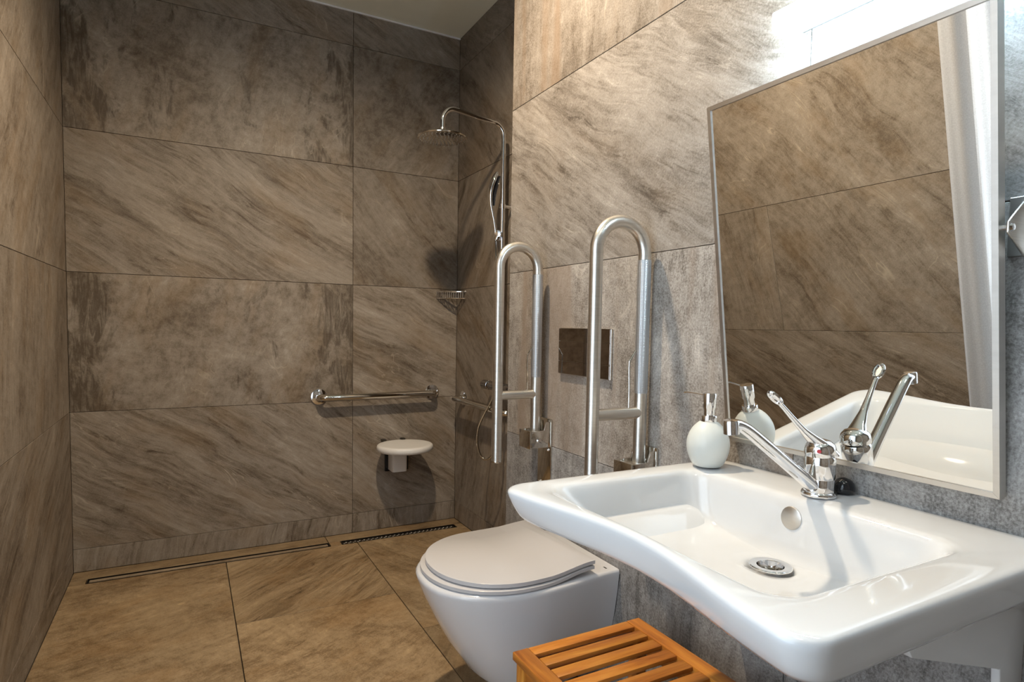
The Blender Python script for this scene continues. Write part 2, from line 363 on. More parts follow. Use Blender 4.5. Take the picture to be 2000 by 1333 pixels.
rnd = random.Random(5)
def tile(parent, center, ux, uy, w, h, t=T, angle=0.0, mottle=0.5, tone=1.0, patch=0.0, warm=0.0, grain=0.3, band=0.0, seed=None, grey=0.0, g=0.0009):
    """one stone tile: local x = length, local y = height, local z = out of the wall; recessed joints all round"""
    c = 0.0008; hw, hh = w/2-g, h/2-g
    ux, uy = Vector(ux), Vector(uy); n = ux.cross(uy)
    bm = B()
    A = [bm.verts.new((x, y, -t)) for x, y in ((-hw,-hh),(hw,-hh),(hw,hh),(-hw,hh))]
    D = [bm.verts.new((x, y, -c)) for x, y in ((-hw,-hh),(hw,-hh),(hw,hh),(-hw,hh))]
    E_ = [bm.verts.new((x, y, 0)) for x, y in ((-hw+c,-hh+c),(hw-c,-hh+c),(hw-c,hh-c),(-hw+c,hh-c))]
    ring_faces(bm, [A, D, E_]); bmesh.ops.recalc_face_normals(bm, faces=bm.faces)
    me = bpy.data.meshes.new('tile'); bm.to_mesh(me); bm.free(); me.materials.append(M['stone'])
    o = bpy.data.objects.new('tile', me); C.objects.link(o); o.parent = parent
    o.matrix_world = Matrix.Translation(Vector(center)) @ Matrix((ux, uy, n)).transposed().to_4x4()
    o['seed'] = seed if seed is not None else rnd.uniform(0, 40)
    o['streak_angle'] = math.radians(-angle); o['mottle'] = mottle; o['tone'] = tone; o['patch'] = patch; o['warmth'] = warm; o['grain'] = grain; o['band'] = band; o['greyness'] = grey
    return o
ZJ = [0.0, Z0, Z0+0.6, Z0+1.2, Z0+1.8, Z0+2.4, ZC]
# back wall, seen facing +Y : local x = +X, y = +Z
bw = {0: (dict(angle=78, mottle=0.1, seed=3.1), dict(angle=82, mottle=0.15, tone=0.95, seed=7.7)),
      1: (dict(angle=-32, mottle=0.05, tone=1.0, seed=11.3), dict(angle=-36, mottle=0.1, tone=0.98, seed=21.9)),
      2: (dict(angle=75, mottle=0.85, patch=1.0, tone=0.95, seed=14.2), dict(angle=-22, mottle=0.1, tone=0.98, seed=5.5)),
      3: (dict(angle=-30, mottle=0.12, tone=0.92, seed=2.4), dict(angle=-50, mottle=0.45, tone=0.80, seed=9.6)),
      4: (dict(angle=75, mottle=0.85, patch=1.0, tone=0.93, seed=31.2), dict(angle=60, mottle=0.8, tone=0.80, seed=17.3)),
      5: (dict(angle=-25, mottle=0.3, tone=0.92, seed=27.0), dict(angle=-28, mottle=0.3, tone=0.88, seed=33.4))}
for k in range(6):
    z0, z1 = ZJ[k], ZJ[k+1]
    for (x0, x1), a in zip(((XL, XJ), (XJ, XS)), bw[k]):
        tile(wall_back, ((x0+x1)/2, 0, (z0+z1)/2), (1,0,0), (0,0,1), x1-x0, z1-z0, **a)
# left wall, facing +X : local x = +Y
for k in range(6):
    z0, z1 = ZJ[k], ZJ[k+1]
    cuts = {3: [0.0, -2.06], 1: [0.0, -2.06], 4: [0.0, -0.375, -2.06]}.get(k, [0.0, -1.19, -2.06])
    for j, (y1, y0) in enumerate(zip(cuts[:-1], cuts[1:])):
        tile(wall_left, (XL, (y0+y1)/2, (z0+z1)/2), (0,1,0), (0,0,1), y1-y0, z1-z0,
             angle={0: 0, 1: -35, 2: 80, 3: 75, 4: 60, 5: 0}[k] if j < len(cuts)-2 else {1: 28}.get(k, 50), mottle=0.15 if k == 1 else 0.45, grain=0.5, tone=1.02, warm=0.10)
# shower side wall, facing -X : local x = -Y
for k in range(6):
    z0, z1 = ZJ[k], ZJ[k+1]
    tile(wall_shower, (XS, YC/2, (z0+z1)/2), (0,-1,0), (0,0,1), -YC, z1-z0, angle=[80, 70, -40, 50, -42, -35][k], mottle=0.25, tone=[0.9, 0.85, 0.8, 0.78, 0.78, 0.78][k], warm=0.1)
# basin wall, facing -X : local x = -Y
YT = [YC, -2.356, YF]
for k in range(6):
    z0, z1 = ZJ[k], ZJ[k+1]
    for j in range(2):
        y1, y0 = YT[j], YT[j+1]
        kw = [dict(angle=0, mottle=0.8, grey=0.6), dict(angle=85, mottle=0.5, grain=1.6, tone=1.35, band=0.35, grey=0.5), dict(angle=88, mottle=0.5, grain=1.8, tone=1.42, band=1.0, seed=12.6, grey=0.45),
              dict(angle=-30, mottle=0.12, grain=0.9, tone=1.12, seed=23.7, grey=0.35), dict(angle=86, mottle=0.45, grain=1.3, tone=0.88, band=0.9, seed=6.1, grey=0.15), dict(angle=0, mottle=0.5)][k]
        if j == 1: kw = {**kw, 'grey': 0.8, 'band': 0.2}
        if k == 1: kw['grey'] = 0.75
        tile(wall_right, (XR, (y0+y1)/2, (z0+z1)/2), (0,-1,0), (0,0,1), y1-y0, z1-z0, **kw)
    tile(wall_right, ((XR+XS)/2, YC, (z0+z1)/2), (1,0,0), (0,0,1), XS-XR-0.004, z1-z0, t=T) .rotation_euler[2] += PI
    for (x0, x1) in ((XL, 1.2), (1.2, XR)):
        tile(wall_front, ((x0+x1)/2, YF, (z0+z1)/2), (-1,0,0), (0,0,1), x1-x0, z1-z0, mottle=0.6)
    tile(wall_window, (XL, (YF-3.35)/2, (z0+z1)/2), (0,1,0), (0,0,1), YF*-1-3.35, z1-z0, mottle=0.6)
# floor : local x = +X, y = +Y
FW = dict(warm=0.85, grain=0.4, g=0.0017)
YD0, YD1 = -0.098, -0.152      # drain slot
F1, F2 = 0.7927, 1.3919
for x0, x1, y0, y1, kw in (
    (XL, F1, -1.36, YD1, dict(angle=20, mottle=0.6, tone=1.26, seed=4.4)), (XL, F1, -2.56, -1.36, dict(angle=20, mottle=0.7, tone=1.15)), (XL, F1, YF, -2.56, dict(mottle=0.7)),
    (F1, F2, -0.795, YD1, dict(angle=42, mottle=0.08, tone=1.20, seed=19.8)), (F1, F2, -1.995, -0.795, dict(angle=30, mottle=0.65, tone=1.42, seed=8.3)), (F1, F2, -3.195, -1.995, dict(mottle=0.7, tone=1.1)), (F1, F2, YF, -3.195, dict(mottle=0.7)),
    (F2, XS, YC, YD1, dict(angle=-60, mottle=0.5, tone=1.15, seed=1.9)), (F2, XR, -2.35, YC, dict(angle=60, mottle=0.5, tone=0.95)), (F2, XR, YF, -2.35, dict(mottle=0.6)),
    (XL, 1.262, YD0, 0, dict(angle=5, mottle=0.3, tone=1.1)), (1.262, XS, YD0, 0, dict(angle=5, mottle=0.3, tone=1.05)),
    (XL, 0.262, YD1, YD0, dict(mottle=0.5, tone=1.1)), (1.262, 1.318, YD1, YD0, dict(mottle=0.5, tone=1.3)), (1.938, XS, YD1, YD0, dict(mottle=0.5, tone=1.2))):
    tile(floor, ((x0+x1)/2, (y0+y1)/2, 0), (1,0,0), (0,1,0), x1-x0, y1-y0, **{**FW, **kw})

# glazed opening behind the curtain
win = struct('window_1', bx(bx(bx(bx(B(), XL-0.11, XL-0.06, -2.12, -2.06, 0, 2.5), XL-0.11, XL-0.06, -3.35, -3.29, 0, 2.5), XL-0.11, XL-0.06, -3.29, -2.12, 0, 0.07), XL-0.11, XL-0.06, -3.29, -2.12, 2.43, 2.5), 'white_paint')
b = B(); bx(b, XL-0.09, XL-0.084, -3.29, -2.12, 0.07, 2.43); obj('pane', b, 'glass', win, smooth=False)
struct('trim_2', bx(B(), XL-0.12, XL-T, -3.35, -2.06, 2.5, ZC), 'white_paint')

# ------------------------------------------------------------------ floor drains
def drain(x0, x1, open_, label):
    t = thing('linear_drain', label, 'drain', ((x0+x1)/2, (YD0+YD1)/2, -0.008), 'linear drains along the back wall')
    b = B(); w = 0.0022; zt = 0.0004
    y0, y1 = YD1+0.002, YD0-0.002
    for a in ((x0, x1, y0, y0+w), (x0, x1, y1-w, y1), (x0, x0+w, y0, y1), (x1-w, x1, y0, y1)): bx(b, *a, -0.0095, zt)
    obj('channel_frame', b, 'dark_metal', t, smooth=False)
    b = B(); bx(b, x0+w, x1-w, y0+w, y1-w, -0.0095, -0.0080); obj('channel', b, 'black', t, smooth=False)
    if open_:
        n = 26; rows = 3; b = B(); dx = (x1-x0-0.02)/n
        bx(b, x0+0.006, x1-0.006, y0+0.006, y1-0.006, -0.0055, -0.0040); obj('cover', b, 'dark_metal', t, smooth=False)
        b = B()
        for i in range(n):
            for j in range(2):
                cx_ = x0+0.012+dx*(i+0.5*(j % 2)); lathe(b, [(0.0001, -0.0039), (0.0052, -0.0039), (0.0045, -0.0028), (0.0001, -0.0027)], (cx_, y0+0.017+j*0.014, 0), seg=10, caps=False)
        o = obj('perforations', b, 'steel', t); o['kind'] = 'stuff'
    else:
        b = B(); bx(b, x0+0.008, x1-0.008, y0+0.014, y1-0.014, -0.0078, -0.0006, 0.0008, 1)
        o = obj('grate', b, 'stone', t, smooth=False)
        for k, v in dict(seed=5.0, streak_angle=0.2, mottle=0.5, tone=1.1, patch=0.0, warmth=0.5, grain=0.5, band=0.0, greyness=0.0).items(): o[k] = v
drain(0.264, 1.260, False, 'long narrow floor drain with a stone-filled cover by the left of the back wall')
drain(1.320, 1.936, True, 'shorter floor drain with a dark perforated cover below the shower seat')

# ------------------------------------------------------------------ wash basin
def rrect(xf, xb, yc, yh, z, r, conc=0.0, na=8, ns=14, zc=0.0):
    """closed ring: front (x=xf) corner to corner then round; conc pulls the middle of the front edge back"""
    pts = []
    def arc(cx, cy, a0, a1):
        for i in range(na): 
            a = a0+(a1-a0)*i/na; pts.append([cx+r*math.cos(a), cy+r*math.sin(a), z])
    arc(xf+r, yc+yh-r, PI/2, PI)
    for i in range(ns): pts.append([xf, yc+yh-r-(2*yh-2*r)*i/ns, z])
    arc(xf+r, yc-yh+r, PI, 1.5*PI)
    for i in range(ns): pts.append([xf+r+(xb-xf-2*r)*i/ns, yc-yh, z])
    arc(xb-r, yc-yh+r, 1.5*PI, 2*PI)
    for i in range(ns): pts.append([xb, yc-yh+r+(2*yh-2*r)*i/ns, z])
    arc(xb-r, yc+yh-r, 0, PI/2)
    for i in range(ns): pts.append([xb-r-(xb-xf-2*r)*i/ns, yc+yh, z])
    for p in pts:
        s = (p[1]-yc)/yh; fr = max(0.0, 1-(p[0]-xf)/(xb-xf))
        p[0] += conc*(0.5+0.5*math.cos(PI*max(-1, min(1, s))))*fr**1.3
        p[2] += zc*(0.5+0.5*math.cos(PI*max(-1, min(1, s))))*fr
    return pts
BC = -2.483
bas = thing('wash_basin', 'large white ceramic wash basin with a concave front edge on the right wall', 'basin', (1.44, BC, 0.75))
rings = [rrect(1.42, 1.60, BC, 0.14, 0.665, 0.05), rrect(1.39, 1.66, BC, 0.18, 0.685, 0.05), rrect(1.31, 1.715, BC, 0.235, 0.742, 0.05, 0.03), rrect(1.235, 1.718, BC, 0.270, 0.750, 0.05, 0.036),
         rrect(1.202, 1.7225, BC, 0.294, 0.7465, 0.035, 0.036), rrect(1.186, 1.7235, BC, 0.304, 0.7480, 0.035, 0.040), rrect(1.172, 1.7235, BC, 0.311, 0.768, 0.036, 0.046), rrect(1.156, 1.7235, BC, 0.318, 0.798, 0.042, 0.052),
         rrect(1.156, 1.7235, BC, 0.3185, 0.8055, 0.044, 0.052), rrect(1.162, 1.7225, BC, 0.314, 0.8098, 0.044, 0.050), rrect(1.176, 1.7215, BC, 0.302, 0.8106, 0.044, 0.042),
         rrect(1.212, 1.622, BC+0.012, 0.266, 0.8090, 0.05, 0.012), rrect(1.222, 1.608, BC+0.016, 0.257, 0.8068, 0.05, 0.004), rrect(1.232, 1.601, BC+0.016, 0.250, 0.800, 0.05), rrect(1.262, 1.596, BC+0.018, 0.240, 0.768, 0.05),
         rrect(1.310, 1.590, BC+0.018, 0.228, 0.728, 0.05), rrect(1.350, 1.582, BC+0.018, 0.212, 0.7105, 0.05), rrect(1.42, 1.575, BC+0.018, 0.15, 0.7045, 0.05), rrect(1.485, 1.567, BC+0.018, 0.055, 0.700, 0.038), rrect(1.494, 1.566, BC+0.018, 0.036, 0.6990, 0.0355)]
b = B(); R_ = [[b.verts.new(p) for p in r] for r in rings]
ring_faces(b, R_, True, True, False)
# waste pipe stub below the outlet
lo = [b.verts.new((v.co.x, v.co.y, 0.672)) for v in R_[-1]]
ring_faces(b, [R_[-1], lo], True, False, True)
obj('basin_body', b, 'ceramic', bas, subsurf=1)
for s, nm in ((-1, 'side_bracket'), (1, 'side_bracket')):
    yb = BC+s*0.262
    b = prism(B(), [(1.40, 0.748), (1.7225, 0.752), (1.7225, 0.50), (1.665, 0.50), (1.655, 0.632), (1.43, 0.705)], 1, yb-0.006, yb+0.006, 0.002)
    obj(nm, b, 'ceramic', bas)
dc = (1.5305, BC+0.018, 0.6995)
b = lathe(B(), [(0.0225, -0.006), (0.0355, -0.0005), (0.0355, 0.0010), (0.034, 0.0022), (0.026, 0.0026), (0.0225, 0.0012), (0.0205, -0.012)], dc, caps=False); dr = obj('drain_outlet', b, 'chrome', bas)
b = lathe(B(), [(0.0205, -0.010), (0.0195, -0.021), (0.0001, -0.022)], dc, caps=False); lathe(b, [(0.0001, -0.0125), (0.0085, -0.0130), (0.0095, -0.0145), (0.0095, -0.021)], dc, caps=False); obj('strainer', b, 'steel_polished', dr)
ovn = Vector((-1, 0, 0.12))
b = lathe(B(), [(0.0001, 0.0035), (0.0185, 0.0035), (0.0205, 0.0022), (0.0205, -0.004)], (1.5972, -2.453, 0.7705), ovn, caps=False); obj('overflow_cap', b, 'alu', bas)

# ------------------------------------------------------------------ tap
tp = thing('basin_tap', 'chrome mixer tap with a long elbow lever standing on the white basin', 'tap', (1.649, -2.467, 0.8108))
bx_, by_ = 1.649, -2.467
b = lathe(B(), [(0.0295, 0.0), (0.0300, 0.003), (0.0285, 0.0065), (0.0262, 0.008)], (bx_, by_, 0.8106)); obj('base_flange', b, 'chrome', tp)
b = lathe(B(), [(0.0255, 0.006), (0.0255, 0.030), (0.0253, 0.0305), (0.0253, 0.0315), (0.0256, 0.032), (0.0262, 0.055), (0.0262, 0.068), (0.0235, 0.0725), (0.021, 0.073)], (bx_, by_, 0.8108)); obj('tap_body', b, 'chrome', tp)
# lever head: leaning dome that runs out into a slim stick with an eye
pp = smooth_path([(1.663, -2.470, 0.884), (1.650, -2.468, 0.898), (1.628, -2.464, 0.914), (1.606, -2.461, 0.9305), (1.583, -2.459, 0.950), (1.560, -2.457, 0.970), (1.549, -2.456, 0.979)], 6)
nn = len(pp)
def lerp_list(vals, n):
    out = []
    for i in range(n):
        f = i/(n-1)*(len(vals)-1); a = min(int(f), len(vals)-2); out.append(vals[a]+(vals[a+1]-vals[a])*(f-a))
    return out
b = tube(B(), pp, lerp_list([0.0255, 0.022, 0.0135, 0.0078, 0.0058, 0.0050, 0.0050], nn), 20, lerp_list([0.012, 0.011, 0.008, 0.0052, 0.0042, 0.0036, 0.0034], nn), side=(0, 1, 0))
lathe(b, [(0.0262, 0.0), (0.0268, 0.004), (0.0262, 0.010), (0.0245, 0.017), (0.018, 0.024), (0.008, 0.0275), (0.0001, 0.028)], (bx_, by_, 0.8845), (-0.12, 0, 1))
# eye of the lever
eye = []; ec = Vector((1.5365, -2.4555, 0.9895)); ed = Vector((-0.0235, 0.0015, 0.0205)).normalized(); es = Vector((0, 1, 0))
for i in range(25):
    a = 2*PI*i/24; eye.append(ec+ed*math.cos(a)*0.0150+es*math.sin(a)*0.0085)
tube(b, eye[:-1]+[eye[0]], 0.0034, 10, caps=False)
ev = [b.verts.new(p) for p in eye[:-1]]; b.faces.new(ev)
obj('lever', b, 'chrome', tp)
b = tube(B(), smooth_path([(1.640, -2.4665, 0.822), (1.610, -2.465, 0.844), (1.560, -2.462, 0.878), (1.505, -2.459, 0.915), (1.470, -2.457, 0.938), (1.450, -2.4555, 0.9475), (1.436, -2.4545, 0.9490)], 6),
         lerp_list([0.0150, 0.0140, 0.0130, 0.0125, 0.0122, 0.012, 0.0118], 37), 22, lerp_list([0.0125, 0.0120, 0.0110, 0.0105, 0.0100, 0.0095, 0.009], 37), side=(0, 1, 0))
sp = obj('spout', b, 'chrome', tp)
b = lathe(B(), [(0.0105, -0.014), (0.0128, -0.013), (0.0128, 0.006), (0.0118, 0.0095), (0.007, 0.011), (0.0001, 0.0112)], (1.434, -2.4545, 0.9475), (-0.10, 0, 1), 28); obj('aerator', b, 'chrome', sp)
b = lathe(B(), [(0.0001, 0.0012), (0.0034, 0.0012), (0.0038, 0.0)], (1.6262, -2.4800, 0.8935), (-0.87, -0.50, 0.05), 16, caps=False); obj('temperature_mark', b, 'red', tp, label='small red and white hot-cold mark')

# ------------------------------------------------------------------ soap dispenser
dx_, dy_ = 1.633, -2.217
sd = thing('soap_dispenser', 'white egg-shaped soap dispenser with a chrome pump at the far corner of the basin', 'soap dispenser', (dx_, dy_, 0.811))
b = lathe(B(), [(0.0001, 0.0), (0.026, 0.0), (0.031, 0.003), (0.038, 0.015), (0.0438, 0.033), (0.0455, 0.048), (0.0435, 0.062), (0.038, 0.076), (0.030, 0.087), (0.021, 0.0955), (0.016, 0.098), (0.0001, 0.098)], (dx_, dy_, 0.811), caps=False); obj('bottle', b, 'bottle', sd, subsurf=1)
b = lathe(B(), [(0.0165, 0.095), (0.0172, 0.0965), (0.0172, 0.1085), (0.0165, 0.110), (0.0125, 0.1105)], (dx_, dy_, 0.811)); obj('collar', b, 'chrome', sd)
b = lathe(B(), [(0.0118, 0.109), (0.0120, 0.123), (0.0142, 0.128), (0.0146, 0.1555), (0.0138, 0.1575), (0.0001, 0.158)], (dx_, dy_, 0.811)); ph = obj('pump_head', b, 'chrome', sd)
b = tube(B(), smooth_path([(1.632, -2.206, 0.9625), (1.628, -2.185, 0.9650), (1.622, -2.160, 0.9655), (1.6205, -2.154, 0.9635)], 5), 0.0022, 12); obj('nozzle', b, 'chrome', ph)
b = lathe(B(), [(0.0001, 0.0), (0.016, 0.0), (0.0195, 0.004), (0.0198, 0.011), (0.017, 0.020), (0.011, 0.0265), (0.0001, 0.029)], (1.7010, -2.4800, 0.8108), caps=False)
tag(obj('pebble', b, 'black', subsurf=1, loc=(1.7010, -2.4800, 0.8108)), 'glossy black rounded pebble on the basin ledge behind the tap', 'pebble')

# ------------------------------------------------------------------ tilted mirror
mb = Vector((1.704, 0, 0.862)); mtp = Vector((1.609, 0, 1.565)); mv = (mtp-mb).normalized(); mn = Vector((-mv.z, 0, mv.x)); mn = mn if mn.x < 0 else -mn
ML = (mtp-mb).length; Y1, Y0 = -2.206, -2.7185
mir = thing('wall_mirror', 'tilted wall mirror in a thin silver frame above the basin', 'mirror', (1.70, (Y0+Y1)/2, 0.862))
def mp_(y, s, d): return Vector((mb.x, y, mb.z))+mv*s+mn*d
def fbar(quad, d0, d1):
    bm = B(); A = [bm.verts.new(mp_(y, s, d0)) for y, s in quad]; D = [bm.verts.new(mp_(y, s, d1)) for y, s in quad]
    ring_faces(bm, [A, D]); return bm
FWd = 0.0085; dF, dB = 0.003, -0.0155
for q in ([(Y0,0),(Y1,0),(Y1-FWd,FWd),(Y0+FWd,FWd)], [(Y1,0),(Y1,ML),(Y1-FWd,ML-FWd),(Y1-FWd,FWd)], [(Y1,ML),(Y0,ML),(Y0+FWd,ML-FWd),(Y1-FWd,ML-FWd)], [(Y0,ML),(Y0,0),(Y0+FWd,FWd),(Y0+FWd,ML-FWd)]):
    cy_ = sum(p[0] for p in q)/4; cs = sum(p[1] for p in q)/4
    q2 = [(cy_+(p[0]-cy_)*0.9995, cs+(p[1]-cs)*0.9995) for p in q]
    obj('frame_rail', fbar(q2, dB, dF), 'alu', mir, smooth=False)
obj('mirror_glass', fbar([(Y0+FWd*0.9, FWd*0.9), (Y1-FWd*0.9, FWd*0.9), (Y1-FWd*0.9, ML-FWd*0.9), (Y0+FWd*0.9, ML-FWd*0.9)], -0.006, 0.0), 'mirror', mir, smooth=False)
b = B(); 
obj('backing', fbar([(Y0+0.012, 0.012), (Y1-0.012, 0.012), (Y1-0.012, ML-0.012), (Y0+0.012, ML-0.012)], -0.012, -0.007), 'dark_metal', mir, smooth=False)
# tilt bracket on the near side: plate on the wall, triangular arm, pivot screw
b = B(); bx(b, XR-0.0055, XR-0.0003, -2.80, -2.700, 1.219, 1.306, 0.001, 1); bk = obj('wall_plate', b, 'alu', mir)
b = B(); bx(b, XR-0.020, XR-0.005, -2.80, -2.730, 1.2905, 1.306, 0.0015, 1); obj('plate_lip', b, 'alu', bk)
b = prism(B(), [(1.655, 1.247), (1.655, 1.262), (1.705, 1.300), (1.7195, 1.300), (1.7195, 1.218), (1.705, 1.218)], 1, -2.7275, -2.7245, 0.0008); obj('tilt_arm', b, 'steel', mir)
b = lathe(B(), [(0.0001, 0.0035), (0.0045, 0.003), (0.006, 0.0)], (1.663, -2.7275, 1.2545), (0, -1, 0), 18, caps=False); 
lathe(b, [(0.004, 0.0), (0.004, 0.010)], (1.663, -2.7285, 1.2545), (0, 1, 0), 12); obj('pivot_screw', b, 'chrome', mir)

# ------------------------------------------------------------------ wall lamp over the mirror
wl = thing('wall_lamp', 'bright white box lamp on the wall above the mirror', 'lamp', (1.70, -2.53, 1.715))
b = B(); bx(b, 1.688, XR-0.0003, -2.74, -2.336, 1.690, 1.708, 0.002, 1); obj('mounting_bar', b, 'white_paint', wl)
b = B(); bx(b, 1.650, 1.690, -2.75, -2.3225, 1.6815, 1.7165, 0.004, 2); obj('diffuser', b, 'lamp', wl)

# ------------------------------------------------------------------ toilet
TY = -1.632
def dring(xf, hw, z, xw=1.7220, hw_w=None, xs=1.46, n=14, m=26):
    """D outline: straight-ish sides from the wall, elliptical front"""
    hw_w = hw if hw_w is None else hw_w; pts = []
    for i in range(n):
        f = i/n; s = f*f*(3-2*f); pts.append((xw+(xs-xw)*f, TY+hw_w+(hw-hw_w)*s, z))
    for i in range(m+1):
        a = PI/2+PI*i/m; c, s_ = math.cos(a), math.sin(a); p = 2/2.25
        pts.append((xs+(xs-xf)*(-1)*abs(c)**p, TY+hw*math.copysign(abs(s_)**p, s_), z))
    for i in range(n):
        f = 1-(i+1)/n; s = f*f*(3-2*f); pts.append((xw+(xs-xw)*f, TY-hw_w-(hw-hw_w)*s, z))
    return pts
wc = thing('toilet', 'white wall-hung toilet with a closed lid beside the shower', 'toilet', (1.70, TY, 0.08))
prof = [(1.48, 0.09, 0.083, 0.08), (1.42, 0.128, 0.085, 0.10), (1.385, 0.142, 0.097, 0.115), (1.335, 0.162, 0.145, 0.135), (1.288, 0.182, 0.215, 0.155), (1.248, 0.197, 0.290, 0.172), (1.215, 0.207, 0.360, 0.183), (1.199, 0.2115, 0.402, 0.188), (1.197, 0.212, 0.412, 0.189), (1.203, 0.208, 0.4185, 0.187), (1.222, 0.196, 0.420, 0.182)]
b = B(); ring_faces(b, [[b.verts.new(p) for p in dring(xf, hw, z, hw_w=hww)] for xf, hw, z, hww in prof]); obj('bowl', b, 'wc', wc, angle=60)
def lid_ring(xf, hw, z, back=1.640, nar=0.182, xs=1.43, n=10, m=30):
    pts = []
    for i in range(n):
        f = i/n; s = f*f*(3-2*f); pts.append((back+(xs-back)*f, TY+nar+(hw-nar)*s, z))
    for i in range(m+1):
        a = PI/2+PI*i/m; c, s_ = math.cos(a), math.sin(a); p = 2/2.1
        pts.append((xs-(xs-xf)*abs(c)**p, TY+hw*math.copysign(abs(s_)**p, s_), z))
    for i in range(n):
        f = 1-(i+1)/n; s = f*f*(3-2*f); pts.append((back+(xs-back)*f, TY-nar-(hw-nar)*s, z))
    return pts
def slab(name, xf, hw, z0, z1, back, nar, e=0.003):
    bm = B(); rr = [lid_ring(xf+e, hw-e, z0, back-e, nar-e), lid_ring(xf, hw, z0+e*0.6, back, nar), lid_ring(xf, hw, z1-e*0.6, back, nar), lid_ring(xf+e, hw-e, z1, back-e, nar-e)]
    def up(p):
        f = max(0.0, min(1.0, (p[0]-1.48)/(1.635-1.48))); return (p[0], p[1], p[2]+0.0145*f*f*(3-2*f))
    ring_faces(bm, [[bm.verts.new(up(p)) for p in r] for r in rr]); return obj(name, bm, 'seat_pl', wc, angle=50)
slab('seat', 1.209, 0.2085, 0.4215, 0.4335, 1.634, 0.190)
slab('lid', 1.224, 0.2045, 0.4365, 0.4500, 1.634, 0.192)
for s in (-1, 1):
    b = lathe(B(), [(0.011, 0.0), (0.011, 0.034)], (1.636, TY+s*0.08, 0.4195), (0, 0, 1), 20); obj('hinge', b, 'chrome', wc)
b = B(); bx(b, 1.690, 1.694, TY-0.168, TY-0.155, 0.4197, 0.4205); obj('maker_mark', b, 'dark_metal', wc, smooth=False)
b = B(); ring_faces(b, [[b.verts.new((p[0], TY+(p[1]-TY)*1.004, p[2])) for p in dring(1.7215, hw, z, xw=1.7240, hw_w=hw, xs=1.7225)] for hw, z in ((0.10, 0.10), (0.13, 0.15), (0.172, 0.29), (0.1885, 0.405))]); obj('wall_shadow_gap', b, 'black', wc, smooth=False)  # black strip standing in for the shadow gap between toilet and wall

# flush plate
fp = thing('flush_plate', 'dark mirror-finish flush plate on the wall behind the right grab rail', 'flush plate', (XR-0.004, -1.623, 1.027))
def fplate(name, y0, y1, z0, z1, d, mat='flush'):
    b = B(); bx(b, XR-d, XR-0.0003, y0, y1, z0, z1, 0.0008, 1); return obj(name, b, mat, fp)
fplate('plate_edge', -1.7605, -1.487, 0.9535, 1.101, 0.0075, 'steel_polished')
fplate('upper_panel', -1.7590, -1.4885, 1.0600, 1.0995, 0.0105)
fplate('button', -1.7590, -1.4885, 0.9955, 1.0590, 0.0105)
fplate('lower_panel', -1.7590, -1.4885, 0.9550, 0.9945, 0.0105)

# ------------------------------------------------------------------ fold-up rails
def rail(y, xi, xo, label, ztop, zcross, zob, hook_top):
    t = thing('fold_up_rail', label, 'grab rail', (XR-0.01, y, 0.70), 'raised toilet grab rails')
    rr = (xi-xo)/2; xc = (xi+xo)/2; R = 0.0168
    pts = [(xi, y, 0.735), (xi, y, 0.9), (xi, y, 1.1), (xi, y, ztop-rr-0.01)]
    pts += [(xc+rr*math.cos(a), y, ztop-rr+rr*math.sin(a)) for a in [PI*i/24 for i in range(25)]]
    pts += [(xo, y, ztop-rr-0.01), (xo, y, 1.0), (xo, y, zob)]
    lp = obj('rail_loop', tube(B(), pts, R, 28), 'steel', t)
    b = lathe(B(), [(0.0176, 0), (0.0182, 0.002), (0.0176, 0.005)], (xo, y, zob-0.002), (0, 0, 1), 28); obj('end_cap', b, 'steel_polished', lp)
    b = tube(B(), [(xi, y, 0.935), (xi, y, 0.94), (xi, y, ztop-rr-0.020), (xi, y, ztop-rr-0.015)], [0.0170, 0.0176, 0.0176, 0.0170], 32); obj('grip_sleeve', b, 'knurl', lp)
    b = tube(B(), [(xo+0.008, y, zcross), (xi-0.004, y, zcross)], 0.0150, 24); obj('crossbar', b, 'steel', t)
    hx = xc+0.030*0 + 0.038
    b = tube(B(), smooth_path([(hx, y, zcross+0.012), (hx, y, zcross+0.06), (hx-0.002, y, hook_top-0.035), (hx+0.003, y, hook_top-0.022), (hx+0.018, y, hook_top)], 5), 0.0027, 10); obj('paper_holder', b, 'steel_polished', t)
    # wall plate, hinge cheeks and hinge block
    b = B(); bx(b, XR-0.007, XR-0.0003, y-0.043, y+0.043, 0.545, 0.795, 0.003, 2); wp = obj('wall_plate', b, 'steel_polished', t)
    for zz, yy in ((0.69, -0.026), (0.69, 0.026), (0.57, -0.026), (0.57, 0.026), (0.775, -0.030)):
        b = lathe(B(), [(0.0062, 0), (0.0062, 0.003), (0.004, 0.005), (0.0001, 0.0055)], (XR-0.007, y+yy, zz), (-1, 0, 0), 14); obj('screw', b, 'chrome', wp)
    for s in (-1, 1):
        b = prism(B(), [(XR-0.006, 0.700), (XR-0.006, 0.786), (XR-0.022, 0.786), (XR-0.030, 0.758), (XR-0.080, 0.756), (XR-0.080, 0.704), (XR-0.076, 0.700)], 1, y+s*0.034-0.0025, y+s*0.034+0.0025, 0.0008); obj('hinge_cheek', b, 'steel_polished', t)
    b = B(); bx(b, XR-0.078, XR-0.030, y-0.0305, y+0.0305, 0.7035, 0.7505, 0.003, 2); hb = obj('hinge_block', b, 'steel', t)
    b = B(); bx(b, XR-0.0845, XR-0.0805, y-0.0365, y+0.0365, 0.698, 0.7575, 0.0015, 2); obj('front_plate', b, 'steel_polished', t)
    b = lathe(B(), [(0.007, -0.046), (0.007, 0.046)], (XR-0.052, y, 0.725), (0, 1, 0), 16); obj('hinge_pin', b, 'chrome', hb)
    return t
rail(-1.405, 1.680, 1.536, 'raised steel grab rail nearer the shower, to the left of the flush plate', 1.364, 0.878, 0.661, 1.036)
